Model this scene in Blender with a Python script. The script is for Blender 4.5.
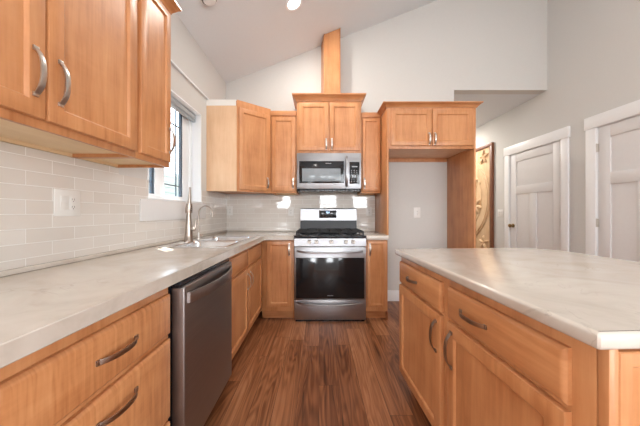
import bpy, bmesh, math, random
from mathutils import Vector, Matrix
random.seed(7)
PI = math.pi
R = math.radians
sc = bpy.context.scene
for o in list(bpy.data.objects):
    bpy.data.objects.remove(o)
COL = sc.collection

# ------------------------------------------------------------------ camera
cam_d = bpy.data.cameras.new('camera')
cam_d.sensor_width = 36.0
cam_d.lens = 258.0 / 640.0 * 36.0
cam_d.shift_x = 1.0 / 640.0
cam_d.clip_start = 0.02
cam = bpy.data.objects.new('camera', cam_d)
COL.objects.link(cam)
cam.location = (0, 0, 1.155)
cam.rotation_euler = (R(90), 0, 0)
sc.camera = cam

# ------------------------------------------------------------------ colour, world, lights
sc.view_settings.view_transform = 'Standard'
sc.view_settings.look = 'None'
sc.view_settings.gamma = 1.0
sc.view_settings.use_curve_mapping = False
sc.view_settings.exposure = 0.06

w = bpy.data.worlds.new('sky')
sc.world = w
w.use_nodes = True
wn = w.node_tree
bg = wn.nodes['Background']
tc = wn.nodes.new('ShaderNodeTexCoord')
sp = wn.nodes.new('ShaderNodeSeparateXYZ')
rp = wn.nodes.new('ShaderNodeValToRGB')
wn.links.new(tc.outputs['Generated'], sp.inputs[0])
wn.links.new(sp.outputs['Z'], rp.inputs[0])
wn.links.new(rp.outputs[0], bg.inputs[0])
rp.color_ramp.elements[0].color = (0.90, 0.95, 1.0, 1)
rp.color_ramp.elements[1].color = (0.55, 0.75, 1.0, 1)
bg.inputs[1].default_value = 4.0

sun_d = bpy.data.lights.new('sun', 'SUN')
sun_d.energy = 24.0
sun_d.angle = R(0.8)
sun_d.color = (1.0, 0.95, 0.88)
sun = bpy.data.objects.new('sun', sun_d)
COL.objects.link(sun)
sun.rotation_euler = Vector((0.27, -0.235, -0.80)).to_track_quat('-Z', 'Y').to_euler()

def area(name, loc, direction, sx, sy, power, color=(1, 1, 1)):
    d = bpy.data.lights.new(name, 'AREA')
    d.shape = 'RECTANGLE'
    d.size = sx
    d.size_y = sy
    d.energy = power
    d.color = color
    o = bpy.data.objects.new(name, d)
    COL.objects.link(o)
    o.location = loc
    o.rotation_euler = Vector(direction).to_track_quat('-Z', 'Y').to_euler()
    return o
DAY = (0.93, 0.97, 1.0)
# area lamps acting as daylight at the openings behind the camera 
REAR_WINDOWS = [(-3.05, 0.86), (-1.55, 0.62), (0.39, 0.72), (1.9, 0.9)]  # rightmost window is an extra, added for more light
for cx, ww in REAR_WINDOWS:
    area('rear_window_daylight', (cx, -4.42, 1.80), (0, 1, 0), ww - .04, 0.84, 42, DAY)
area('patio_fill_light', (2.93, -2.6, 1.1), (-1, 0, 0), 1.9, 1.9, 105, DAY)  # added lamp at an invented patio door, lights the kitchen from the right
area('nook_fill_light', (-4.93, -2.6, 1.4), (1, 0, 0), 1.5, 1.3, 220, DAY)  # added lamp at an invented nook window, brightens ceiling and right wall

# ------------------------------------------------------------------ mesh helpers
class MB:
    def __init__(self):
        self.v = []
        self.f = []
        self.m = []
        self.mi = 0
    def add(self, vs, fs):
        b = len(self.v)
        self.v += [Vector(p) for p in vs]
        for f in fs:
            self.f.append([b + i for i in f])
            self.m.append(self.mi)
        return self
    def box(self, x0, x1, y0, y1, z0, z1, bev=0.0, seg=2, M=None):
        bm = bmesh.new()
        bmesh.ops.create_cube(bm, size=1)
        for v in bm.verts:
            v.co = Vector(((x0 + x1) / 2 + v.co.x * (x1 - x0), (y0 + y1) / 2 + v.co.y * (y1 - y0), (z0 + z1) / 2 + v.co.z * (z1 - z0)))
        if bev > 0:
            bmesh.ops.bevel(bm, geom=list(bm.edges), offset=bev, segments=seg, affect='EDGES', profile=0.5)
        return self._take(bm, M)
    def _take(self, bm, M=None):
        bmesh.ops.recalc_face_normals(bm, faces=bm.faces)
        bm.verts.index_update()
        vs = [(M @ v.co) if M else v.co.copy() for v in bm.verts]
        fs = [[v.index for v in f.verts] for f in bm.faces]
        bm.free()
        return self.add(vs, fs)
    def prism(self, pts, z0, z1, bev=0.0, seg=3, axis='z', M=None):
        bm = bmesh.new()
        def P(a, b, c):
            return (a, b, c) if axis == 'z' else ((a, c, b) if axis == 'y' else (c, a, b))
        lo = [bm.verts.new(P(a, b, z0)) for a, b in pts]
        hi = [bm.verts.new(P(a, b, z1)) for a, b in pts]
        n = len(pts)
        bm.faces.new(lo[::-1])
        bm.faces.new(hi)
        for i in range(n):
            bm.faces.new((lo[i], lo[(i + 1) % n], hi[(i + 1) % n], hi[i]))
        if bev > 0:
            es = [e for f in bm.faces if len(f.verts) == n and n != 4 for e in f.edges] if n != 4 else list(bm.edges)
            bmesh.ops.bevel(bm, geom=list(set(es)), offset=bev, segments=seg, affect='EDGES', profile=0.5)
        return self._take(bm, M)
    def loops(self, ls, cap0=False, cap1=True, closed=True):
        n = len(ls[0])
        vs = [p for l in ls for p in l]
        fs = []
        for k in range(len(ls) - 1):
            for i in range(n if closed else n - 1):
                j = (i + 1) % n
                fs.append([k * n + i, k * n + j, (k + 1) * n + j, (k + 1) * n + i])
        if cap0:
            fs.append(list(range(n))[::-1])
        if cap1:
            fs.append([(len(ls) - 1) * n + i for i in range(n)])
        return self.add(vs, fs)
    def panel(self, x0, x1, z0, z1, prof, back=None):
        # concentric rectangles: prof = [(inset, y)...], first is the outer edge at the back
        ls = []
        for i, y in prof:
            ls.append([(x0 + i, y, z0 + i), (x1 - i, y, z0 + i), (x1 - i, y, z1 - i), (x0 + i, y, z1 - i)])
        return self.loops(ls, cap0=True, cap1=True)
    def tube(self, pts, r, n=12, caps=True):
        pts = [Vector(p) for p in pts]
        if not isinstance(r, (list, tuple)):
            r = [r] * len(pts)
        ls = []
        up = None
        for k, p in enumerate(pts):
            d = (pts[min(k + 1, len(pts) - 1)] - pts[max(k - 1, 0)]).normalized()
            if up is None:
                a = Vector((0, 0, 1)) if abs(d.z) < 0.9 else Vector((1, 0, 0))
                up = (a - d * a.dot(d)).normalized()
            else:
                up = (up - d * up.dot(d)).normalized()
            s = d.cross(up)
            ls.append([p + (up * math.cos(2 * PI * i / n) + s * math.sin(2 * PI * i / n)) * r[k] for i in range(n)])
        return self.loops(ls, cap0=caps, cap1=caps)
    def lathe(self, c, prof, n=24, axis='z', M=None):
        ls = []
        for rr, h in prof:
            l = []
            for i in range(n):
                a = 2 * PI * i / n
                if axis == 'z':
                    p = Vector((rr * math.cos(a), rr * math.sin(a), h))
                elif axis == 'y':
                    p = Vector((rr * math.cos(a), h, rr * math.sin(a)))
                else:
                    p = Vector((h, rr * math.cos(a), rr * math.sin(a)))
                l.append(Vector(c) + p)
            ls.append(l)
        return self.loops(ls, cap0=True, cap1=True)
    def sweep(self, pts, nrm, wid, th):
        # rectangular bar along pts; nrm = thickness directions per point, wid = constant width vector
        ls = []
        for p, q in zip(pts, nrm):
            p = Vector(p); q = Vector(q).normalized() * th / 2; wv = Vector(wid) / 2
            b = 0.25
            l = []
            for (a, c) in ((1, 1 - b), (1 - b, 1), (-1 + b, 1), (-1, 1 - b), (-1, -1 + b), (-1 + b, -1), (1 - b, -1), (1, -1 + b)):
                l.append(p + wv * a + q * c)
            ls.append(l)
        return self.loops(ls, cap0=True, cap1=True)
    def build(self, name, mat, parent=None, label=None, M=None, smooth=True):
        me = bpy.data.meshes.new(name)
        vs = [(M @ p) if M else p for p in self.v]
        me.from_pydata([tuple(p) for p in vs], [], self.f)
        mats = mat if isinstance(mat, (list, tuple)) else [mat]
        for m in mats:
            me.materials.append(m)
        for p, i in zip(me.polygons, self.m):
            p.material_index = i
        bm = bmesh.new()
        bm.from_mesh(me)
        bmesh.ops.recalc_face_normals(bm, faces=bm.faces)
        bm.to_mesh(me)
        bm.free()
        if smooth:
            for p in me.polygons:
                p.use_smooth = True
            me.set_sharp_from_angle(angle=R(32))
        me.update()
        o = bpy.data.objects.new(name, me)
        COL.objects.link(o)
        if parent:
            o.parent = parent
        if label:
            o['label'] = label
        return o

def tag(o, label, cat, group=None):
    o['label'] = label
    o['category'] = cat
    if group:
        o['group'] = group
    return o
def thing(name, label, cat, loc=(0, 0, 0), rz=0.0, group=None):
    o = bpy.data.objects.new(name, None)
    o.empty_display_size = 0.05
    COL.objects.link(o)
    o.location = loc
    o.rotation_euler = (0, 0, R(rz))
    return tag(o, label, cat, group)
def struct(o):
    o['kind'] = 'structure'
    return o

# ------------------------------------------------------------------ materials
def newmat(name):
    m = bpy.data.materials.new(name)
    m.use_nodes = True
    nt = m.node_tree
    return m, nt, nt.nodes['Principled BSDF']
def nd(nt, t, **kw):
    n = nt.nodes.new(t)
    for k, v in kw.items():
        setattr(n, k, v)
    return n
def ramp(nt, src, stops):
    r = nd(nt, 'ShaderNodeValToRGB')
    el = r.color_ramp.elements
    while len(el) < len(stops):
        el.new(0.5)
    for e, (p, c) in zip(el, stops):
        e.position = p
        e.color = (*c, 1)
    nt.links.new(src, r.inputs[0])
    return r
def lin(r, g, b):
    f = lambda c: (c / 255 / 12.92) if c / 255 <= 0.04045 else ((c / 255 + 0.055) / 1.055) ** 2.4
    return (f(r), f(g), f(b))
def plain(name, col, rough=0.5, metal=0.0, noise=0.0, scale=40, bump=0.0, coat=0.0, emis=None, es=0.0):
    m, nt, b = newmat(name)
    b.inputs['Roughness'].default_value = rough
    b.inputs['Metallic'].default_value = metal
    b.inputs['Coat Weight'].default_value = coat
    t = nd(nt, 'ShaderNodeTexCoord')
    n = nd(nt, 'ShaderNodeTexNoise')
    n.inputs['Scale'].default_value = scale
    n.inputs['Detail'].default_value = 4
    nt.links.new(t.outputs['Object'], n.inputs['Vector'])
    k = noise
    r = ramp(nt, n.outputs['Fac'], [(0.3, tuple(c * (1 - k) for c in col)), (0.7, tuple(min(1, c * (1 + k)) for c in col))])
    nt.links.new(r.outputs[0], b.inputs['Base Color'])
    if bump:
        bp = nd(nt, 'ShaderNodeBump')
        bp.inputs['Strength'].default_value = bump
        bp.inputs['Distance'].default_value = 0.002
        nt.links.new(n.outputs['Fac'], bp.inputs['Height'])
        nt.links.new(bp.outputs[0], b.inputs['Normal'])
    if emis:
        b.inputs['Emission Color'].default_value = (*emis, 1)
        b.inputs['Emission Strength'].default_value = es
    return m
def wood(name, dark, mid, light, axis='z', rough=0.38, scale=1.0, curl=0.0):
    m, nt, b = newmat(name)
    t = nd(nt, 'ShaderNodeTexCoord')
    oi = nd(nt, 'ShaderNodeObjectInfo')
    mul = nd(nt, 'ShaderNodeMath', operation='MULTIPLY'); mul.inputs[1].default_value = 17.0
    nt.links.new(oi.outputs['Random'], mul.inputs[0])
    add = nd(nt, 'ShaderNodeVectorMath', operation='ADD')
    nt.links.new(t.outputs['Object'], add.inputs[0]); nt.links.new(mul.outputs[0], add.inputs[1])
    mp = nd(nt, 'ShaderNodeMapping')
    g, c = 0.9 * scale, 11.0 * scale
    mp.inputs['Scale'].default_value = (c, c, g) if axis == 'z' else (g, c, c)
    nt.links.new(add.outputs[0], mp.inputs['Vector'])
    n = nd(nt, 'ShaderNodeTexNoise'); n.inputs['Scale'].default_value = 1.6; n.inputs['Detail'].default_value = 7; n.inputs['Roughness'].default_value = 0.55; n.inputs['Distortion'].default_value = 0.6
    nt.links.new(mp.outputs[0], n.inputs['Vector'])
    n2 = nd(nt, 'ShaderNodeTexNoise'); n2.inputs['Scale'].default_value = 9; n2.inputs['Detail'].default_value = 5
    nt.links.new(mp.outputs[0], n2.inputs['Vector'])
    n3 = nd(nt, 'ShaderNodeTexNoise'); n3.inputs['Scale'].default_value = 5.0; n3.inputs['Detail'].default_value = 3
    nt.links.new(add.outputs[0], n3.inputs['Vector'])
    mx = nd(nt, 'ShaderNodeMix'); mx.data_type = 'FLOAT'; mx.inputs[0].default_value = 0.3
    nt.links.new(n.outputs['Fac'], mx.inputs[2]); nt.links.new(n2.outputs['Fac'], mx.inputs[3])
    mx2 = nd(nt, 'ShaderNodeMix'); mx2.data_type = 'FLOAT'; mx2.inputs[0].default_value = 0.35
    nt.links.new(mx.outputs[0], mx2.inputs[2]); nt.links.new(n3.outputs['Fac'], mx2.inputs[3])
    src = mx2.outputs[0]
    if curl:
        mpc = nd(nt, 'ShaderNodeMapping')
        mpc.inputs['Scale'].default_value = (38, 9, 3.2) if axis == 'x' else (3.2, 9, 38)
        nt.links.new(add.outputs[0], mpc.inputs['Vector'])
        nc = nd(nt, 'ShaderNodeTexNoise'); nc.inputs['Scale'].default_value = 2.0; nc.inputs['Detail'].default_value = 2; nc.inputs['Distortion'].default_value = 0.5
        nt.links.new(mpc.outputs[0], nc.inputs['Vector'])
        mx3 = nd(nt, 'ShaderNodeMix'); mx3.data_type = 'FLOAT'; mx3.inputs[0].default_value = curl
        nt.links.new(src, mx3.inputs[2]); nt.links.new(nc.outputs['Fac'], mx3.inputs[3])
        src = mx3.outputs[0]
    r = ramp(nt, src, [(0.33, dark), (0.5, mid), (0.68, light)])
    nt.links.new(r.outputs[0], b.inputs['Base Color'])
    b.inputs['Roughness'].default_value = rough
    b.inputs['Coat Weight'].default_value = 0.15
    b.inputs['Coat Roughness'].default_value = 0.25
    bp = nd(nt, 'ShaderNodeBump'); bp.inputs['Strength'].default_value = 0.08; bp.inputs['Distance'].default_value = 0.002
    nt.links.new(n2.outputs['Fac'], bp.inputs['Height']); nt.links.new(bp.outputs[0], b.inputs['Normal'])
    return m

MD, MM, ML = lin(172, 109, 64), lin(199, 137, 89), lin(214, 156, 107)
maple = wood('maple', MD, MM, ML, 'z', curl=0.04)
maple_x = wood('maple_horizontal', MD, MM, ML, 'x')
maple_curly = wood('maple_curly', MD, MM, ML, 'x', curl=0.45)
maple_pale = wood('maple_plywood', lin(214, 172, 134), lin(226, 187, 150), lin(233, 198, 163), 'z', rough=0.5)
birch = wood('birch_underside', lin(222, 190, 146), lin(232, 203, 162), lin(238, 212, 175), 'x', rough=0.6)
dark_gap = plain('dark_gap', lin(45, 28, 18), 0.8)
wall_paint = plain('wall_paint', lin(209, 207, 203), 0.85, noise=0.01, scale=60, bump=0.12)
ceiling_paint = plain('ceiling_paint', lin(222, 226, 229), 0.9, noise=0.012, scale=80, bump=0.25)
trim_white = plain('trim_white', lin(238, 238, 238), 0.4, noise=0.01)
window_white = plain('window_vinyl', lin(238, 240, 242), 0.35)
door_white = plain('door_white', lin(222, 220, 219), 0.45, noise=0.01)
plate_white = plain('plate_white', lin(232, 230, 226), 0.3)
slot_dark = plain('slot_dark', lin(60, 58, 56), 0.5)
nickel = plain('satin_nickel', lin(206, 200, 193), 0.33, 1.0, noise=0.03)
nickel_dark = plain('aged_nickel', lin(170, 158, 148), 0.28, 1.0, noise=0.05)
black_gloss = plain('black_glass', (0.012, 0.013, 0.015), 0.10, noise=0.0)
black_enamel = plain('black_enamel', (0.012, 0.013, 0.017), 0.22, noise=0.1)
cast_iron = plain('cast_iron', (0.012, 0.012, 0.013), 0.6, noise=0.2, bump=0.3)
screen_grey = plain('microwave_window', lin(140, 147, 152), 0.18, noise=0.03)
filler_white = plain('filler_white', lin(236, 232, 226), 0.6)
digit = plain('display_digit', (0.6, 0.8, 1), 0.4, emis=(0.7, 0.85, 1.0), es=1.5)
print_grey = plain('print_grey', lin(165, 168, 172), 0.4)
lamp_glow = plain('lamp_glow', (1, 1, 1), 0.4, emis=(1.0, 0.97, 0.92), es=6.0)
brass = plain('aged_brass', lin(150, 128, 92), 0.3, 1.0)
carpet_dark = plain('siding', lin(160, 172, 166), 0.8)
ground_m = plain('outside_ground', lin(120, 118, 104), 0.95, noise=0.15, scale=3)
roof_m = plain('eave_paint', lin(200, 200, 198), 0.8)

def steel(name, col, axis, rough=0.25, aniso=0.5):
    m, nt, b = newmat(name)
    t = nd(nt, 'ShaderNodeTexCoord')
    mp = nd(nt, 'ShaderNodeMapping')
    mp.inputs['Scale'].default_value = {'x': (2, 300, 300), 'z': (300, 300, 2), 'n': (20, 20, 20)}[axis]
    nt.links.new(t.outputs['Object'], mp.inputs[0])
    n = nd(nt, 'ShaderNodeTexNoise'); n.inputs['Scale'].default_value = 1.0; n.inputs['Detail'].default_value = 3
    nt.links.new(mp.outputs[0], n.inputs['Vector'])
    r = ramp(nt, n.outputs['Fac'], [(0.3, tuple(c * 0.9 for c in col)), (0.7, tuple(min(1, c * 1.08) for c in col))])
    nt.links.new(r.outputs[0], b.inputs['Base Color'])
    mr = nd(nt, 'ShaderNodeMapRange'); mr.inputs[3].default_value = rough * 0.8; mr.inputs[4].default_value = rough * 1.25
    nt.links.new(n.outputs['Fac'], mr.inputs[0]); nt.links.new(mr.outputs[0], b.inputs['Roughness'])
    b.inputs['Metallic'].default_value = 1.0
    return m
stainless = steel('stainless', lin(166, 166, 169), 'x', 0.34)
stainless_dark = steel('stainless_dark', lin(150, 144, 142), 'x', 0.42)
stainless_sink = steel('stainless_sink', lin(232, 233, 235), 'n', 0.24)

def laminate():
    m, nt, b = newmat('cream_laminate')
    t = nd(nt, 'ShaderNodeTexCoord')
    n = nd(nt, 'ShaderNodeTexNoise'); n.inputs['Scale'].default_value = 3.2; n.inputs['Detail'].default_value = 9; n.inputs['Distortion'].default_value = 1.6; n.inputs['Roughness'].default_value = 0.6
    nt.links.new(t.outputs['Object'], n.inputs['Vector'])
    base = ramp(nt, n.outputs['Fac'], [(0.3, lin(194, 184, 171)), (0.5, lin(207, 198, 187)), (0.75, lin(215, 207, 197))])
    # thin veins where a second noise crosses its mid value
    n2 = nd(nt, 'ShaderNodeTexNoise'); n2.inputs['Scale'].default_value = 5.5; n2.inputs['Detail'].default_value = 6; n2.inputs['Distortion'].default_value = 1.2
    nt.links.new(t.outputs['Object'], n2.inputs['Vector'])
    s = nd(nt, 'ShaderNodeMath', operation='SUBTRACT'); s.inputs[1].default_value = 0.5
    nt.links.new(n2.outputs['Fac'], s.inputs[0])
    a = nd(nt, 'ShaderNodeMath', operation='ABSOLUTE'); nt.links.new(s.outputs[0], a.inputs[0])
    v = ramp(nt, a.outputs[0], [(0.0, (1, 1, 1)), (0.012, (0, 0, 0))])
    n3 = nd(nt, 'ShaderNodeTexNoise'); n3.inputs['Scale'].default_value = 4.0
    nt.links.new(t.outputs['Object'], n3.inputs['Vector'])
    v3 = ramp(nt, n3.outputs['Fac'], [(0.5, (0, 0, 0)), (0.7, (0.7, 0.7, 0.7))])
    mu = nd(nt, 'ShaderNodeMath', operation='MULTIPLY')
    nt.links.new(v.outputs[0], mu.inputs[0]); nt.links.new(v3.outputs[0], mu.inputs[1])
    mx = nd(nt, 'ShaderNodeMix'); mx.data_type = 'RGBA'
    nt.links.new(mu.outputs[0], mx.inputs[0]); nt.links.new(base.outputs[0], mx.inputs[6])
    mx.inputs[7].default_value = (*lin(168, 158, 146), 1)
    nt.links.new(mx.outputs[2], b.inputs['Base Color'])
    b.inputs['Roughness'].default_value = 0.22
    b.inputs['Coat Weight'].default_value = 0.6
    b.inputs['Coat Roughness'].default_value = 0.15
    return m
counter_m = laminate()

def tiles(name, hor):
    m, nt, b = newmat(name)
    t = nd(nt, 'ShaderNodeTexCoord')
    s = nd(nt, 'ShaderNodeSeparateXYZ'); nt.links.new(t.outputs['Object'], s.inputs[0])
    c = nd(nt, 'ShaderNodeCombineXYZ')
    nt.links.new(s.outputs[hor], c.inputs[0]); nt.links.new(s.outputs['Z'], c.inputs[1])
    br = nd(nt, 'ShaderNodeTexBrick')
    br.inputs['Scale'].default_value = 1.0
    br.inputs['Brick Width'].default_value = 0.213
    br.inputs['Row Height'].default_value = 0.0605
    br.inputs['Mortar Size'].default_value = 0.0016
    br.inputs['Mortar Smooth'].default_value = 0.15
    br.inputs['Color1'].default_value = (0, 0, 0, 1)
    br.inputs['Color2'].default_value = (1, 1, 1, 1)
    br.inputs['Mortar'].default_value = (0.5, 0.5, 0.5, 1)
    nt.links.new(c.outputs[0], br.inputs['Vector'])
    col = ramp(nt, br.outputs['Color'], [(0, lin(218, 211, 203)), (1, lin(224, 218, 211))])
    mx = nd(nt, 'ShaderNodeMix'); mx.data_type = 'RGBA'
    nt.links.new(br.outputs['Fac'], mx.inputs[0]); nt.links.new(col.outputs[0], mx.inputs[6])
    mx.inputs[7].default_value = (*lin(242, 240, 236), 1)
    nt.links.new(mx.outputs[2], b.inputs['Base Color'])
    rr = nd(nt, 'ShaderNodeMapRange'); rr.inputs[3].default_value = 0.035; rr.inputs[4].default_value = 0.7
    nt.links.new(br.outputs['Fac'], rr.inputs[0]); nt.links.new(rr.outputs[0], b.inputs['Roughness'])
    inv = nd(nt, 'ShaderNodeMath', operation='SUBTRACT'); inv.inputs[0].default_value = 1.0
    nt.links.new(br.outputs['Fac'], inv.inputs[1])
    wv = nd(nt, 'ShaderNodeTexNoise'); wv.inputs['Scale'].default_value = 14; wv.inputs['Detail'].default_value = 1
    nt.links.new(t.outputs['Object'], wv.inputs['Vector'])
    b2 = nd(nt, 'ShaderNodeBump'); b2.inputs['Strength'].default_value = 0.05; b2.inputs['Distance'].default_value = 0.004
    nt.links.new(wv.outputs['Fac'], b2.inputs['Height'])
    bp = nd(nt, 'ShaderNodeBump'); bp.inputs['Strength'].default_value = 0.6; bp.inputs['Distance'].default_value = 0.0012
    nt.links.new(inv.outputs[0], bp.inputs['Height']); nt.links.new(b2.outputs[0], bp.inputs['Normal'])
    nt.links.new(bp.outputs[0], b.inputs['Normal'])
    return m
tile_left = tiles('tile_left', 'Y')
tile_back = tiles('tile_back', 'X')

def plank_floor():
    m, nt, b = newmat('walnut_planks')
    t = nd(nt, 'ShaderNodeTexCoord')
    s = nd(nt, 'ShaderNodeSeparateXYZ'); nt.links.new(t.outputs['Object'], s.inputs[0])
    c = nd(nt, 'ShaderNodeCombineXYZ')
    row = nd(nt, 'ShaderNodeMath', operation='DIVIDE'); row.inputs[1].default_value = 0.135
    nt.links.new(s.outputs['X'], row.inputs[0])
    fl = nd(nt, 'ShaderNodeMath', operation='FLOOR'); nt.links.new(row.outputs[0], fl.inputs[0])
    wn_ = nd(nt, 'ShaderNodeTexWhiteNoise', noise_dimensions='1D'); nt.links.new(fl.outputs[0], wn_.inputs['W'])
    sh_ = nd(nt, 'ShaderNodeMath', operation='MULTIPLY_ADD'); sh_.inputs[1].default_value = 1.22
    nt.links.new(wn_.outputs['Value'], sh_.inputs[0]); nt.links.new(s.outputs['Y'], sh_.inputs[2])
    nt.links.new(sh_.outputs[0], c.inputs[0]); nt.links.new(s.outputs['X'], c.inputs[1])
    br = nd(nt, 'ShaderNodeTexBrick'); br.offset = 0.0
    br.inputs['Scale'].default_value = 1.0
    br.inputs['Brick Width'].default_value = 1.22
    br.inputs['Row Height'].default_value = 0.135
    br.inputs['Mortar Size'].default_value = 0.0013
    br.inputs['Mortar Smooth'].default_value = 0.3
    br.inputs['Color1'].default_value = (0, 0, 0, 1); br.inputs['Color2'].default_value = (1, 1, 1, 1)
    nt.links.new(c.outputs[0], br.inputs['Vector'])
    sc_ = nd(nt, 'ShaderNodeVectorMath', operation='SCALE'); sc_.inputs['Scale'].default_value = 23.0
    nt.links.new(br.outputs['Color'], sc_.inputs[0])
    mp = nd(nt, 'ShaderNodeMapping'); mp.inputs['Scale'].default_value = (10.0, 0.9, 1)
    nt.links.new(t.outputs['Object'], mp.inputs[0])
    ad = nd(nt, 'ShaderNodeVectorMath', operation='ADD')
    nt.links.new(mp.outputs[0], ad.inputs[0]); nt.links.new(sc_.outputs[0], ad.inputs[1])
    n = nd(nt, 'ShaderNodeTexNoise'); n.inputs['Scale'].default_value = 0.9; n.inputs['Detail'].default_value = 2.0; n.inputs['Roughness'].default_value = 0.45; n.inputs['Distortion'].default_value = 0.5
    nt.links.new(ad.outputs[0], n.inputs['Vector'])
    # growth rings: contour lines of the stretched noise
    k = nd(nt, 'ShaderNodeMath', operation='MULTIPLY'); k.inputs[1].default_value = 95.0
    nt.links.new(n.outputs['Fac'], k.inputs[0])
    sn = nd(nt, 'ShaderNodeMath', operation='SINE'); nt.links.new(k.outputs[0], sn.inputs[0])
    ring = nd(nt, 'ShaderNodeMapRange'); ring.inputs[1].default_value = -1; ring.inputs[2].default_value = 1
    nt.links.new(sn.outputs[0], ring.inputs[0])
    mp2 = nd(nt, 'ShaderNodeMapping'); mp2.inputs['Scale'].default_value = (60, 2.0, 1)
    nt.links.new(t.outputs['Object'], mp2.inputs[0])
    n2 = nd(nt, 'ShaderNodeTexNoise'); n2.inputs['Scale'].default_value = 1.0; n2.inputs['Detail'].default_value = 5
    nt.links.new(mp2.outputs[0], n2.inputs['Vector'])
    def mixf(f, a, bb):
        q = nd(nt, 'ShaderNodeMix'); q.data_type = 'FLOAT'; q.inputs[0].default_value = f
        nt.links.new(a, q.inputs[2]); nt.links.new(bb, q.inputs[3]); return q.outputs[0]
    v = mixf(0.20, n.outputs['Fac'], ring.outputs[0])
    v = mixf(0.45, v, n2.outputs['Fac'])
    bw = nd(nt, 'ShaderNodeSeparateColor'); nt.links.new(br.outputs['Color'], bw.inputs[0])
    v = mixf(0.17, v, bw.outputs[0])
    col = ramp(nt, v, [(0.30, lin(78, 42, 24)), (0.42, lin(122, 74, 45)), (0.54, lin(156, 102, 67)), (0.70, lin(186, 132, 94))])
    mx = nd(nt, 'ShaderNodeMix'); mx.data_type = 'RGBA'
    nt.links.new(br.outputs['Fac'], mx.inputs[0]); nt.links.new(col.outputs[0], mx.inputs[6])
    mx.inputs[7].default_value = (*lin(70, 42, 28), 1)
    nt.links.new(mx.outputs[2], b.inputs['Base Color'])
    b.inputs['Roughness'].default_value = 0.36
    bp = nd(nt, 'ShaderNodeBump'); bp.inputs['Strength'].default_value = 0.15; bp.inputs['Distance'].default_value = 0.002
    nt.links.new(v, bp.inputs['Height']); nt.links.new(bp.outputs[0], b.inputs['Normal'])
    return m
floor_m = plank_floor()

def glass_mat():
    m, nt, b = newmat('window_glass')
    out = nt.nodes['Material Output']
    tr = nd(nt, 'ShaderNodeBsdfTransparent'); tr.inputs[0].default_value = (0.97, 0.99, 0.99, 1)
    gl = nd(nt, 'ShaderNodeBsdfGlossy'); gl.inputs['Roughness'].default_value = 0.02
    mx = nd(nt, 'ShaderNodeMixShader')
    mx.inputs[0].default_value = 0.06
    nt.links.new(tr.outputs[0], mx.inputs[1]); nt.links.new(gl.outputs[0], mx.inputs[2])
    nt.links.new(mx.outputs[0], out.inputs[0])
    return m
glass = glass_mat()
carved = wood('carved_wood', lin(196, 158, 116), lin(220, 186, 146), lin(232, 204, 168), 'z', rough=0.55, scale=1.6)
carved_dark = wood('carved_frame', lin(92, 52, 28), lin(120, 70, 40), lin(142, 88, 54), 'z', rough=0.5)

# ------------------------------------------------------------------ room shell
XL, XR, YB = -1.22, 3.00, 3.39      # left wall, right wall, range wall
YR, XN, YN = -4.5, -5.0, -0.7       # rear wall, nook wall, where the nook opens on the left
Z0, SL = 2.86, 0.393                # ceiling height at the left wall, its slope
def zc(x): return Z0 + SL * (x - XL)

f = MB(); f.box(XN - .15, XR + .15, YR - .15, 6.8, -0.05, 0.0)
struct(f.build('floor', floor_m))
# vaulted ceiling, a slab rising to the right
c = MB(); c.prism([(XL - .15, zc(XL - .15)), (XR + .15, zc(XR + .15)), (XR + .15, zc(XR + .15) + .1), (XL - .15, zc(XL - .15) + .1)], YR - .15, YB + .12, axis='y')
struct(c.build('ceiling', ceiling_paint, smooth=False))
c = MB(); c.box(1.60, XR, YB + .12, 6.6, 2.77, 2.87)
struct(c.build('ceiling', ceiling_paint))
c = MB(); c.box(XN - .15, XL, YR - .15, YN + .15, 2.72, 2.82)
struct(c.build('ceiling', ceiling_paint))
# range wall: stops short of the hallway opening, carries on above it
b_ = MB()
b_.prism([(XL - .15, 0), (1.775, 0), (1.775, 2.77), (XR, 2.77), (XR, zc(XR)), (XL - .15, zc(XL - .15))], YB, YB + .12, axis='y')
struct(b_.build('wall_back', wall_paint, smooth=False))
# left wall with the window opening over the sink
WY0, WY1, WZ0, WZ1 = 1.83, 2.667, 1.255, 2.173
l = MB()
l.box(XL - .15, XL, YN, WY0, 0, Z0)
l.box(XL - .15, XL, WY1, YB, 0, Z0)
l.box(XL - .15, XL, WY0, WY1, 0, WZ0)
l.box(XL - .15, XL, WY0, WY1, WZ1, Z0)
struct(l.build('wall_left', wall_paint, smooth=False))
l = MB(); l.box(XL - .15, XL, YR, YN, 2.72, Z0)
struct(l.build('wall_left', wall_paint))
# right wall with door 1, door 2 openings modelled as closed doors in casings
DR1 = (3.19, 4.05, 2.06)            # far door: y0, y1, top
DR2 = (1.965, 2.777, 2.075)         # near door
PD = (-3.6, -1.6, 2.1)              # unseen patio door, added to bring light from behind the camera
r_ = MB()
def wall_with(holes, y0, y1, ztop, xa, xb, mb, vertical=True):
    y = y0
    for a, b, za, zb in sorted(holes):
        mb.box(xa, xb, y, a, 0, ztop)
        if za > 0: mb.box(xa, xb, a, b, 0, za)
        mb.box(xa, xb, a, b, zb, ztop)
        y = b
    mb.box(xa, xb, y, y1, 0, ztop)
wall_with([(DR1[0], DR1[1], 0, DR1[2]), (DR2[0], DR2[1], 0, DR2[2]), (PD[0], PD[1], 0, PD[2])], YR, 6.6, zc(XR), XR, XR + .15, r_)
struct(r_.build('wall_right', wall_paint, smooth=False))
r_ = MB(); r_.box(1.60, XR, 6.6, 6.75, 0, 2.77)
struct(r_.build('wall_hall', wall_paint))
r_ = MB(); r_.box(1.60, 1.775, YB + .12, 6.6, 0, 2.77)
struct(r_.build('wall_hall', wall_paint))
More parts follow.
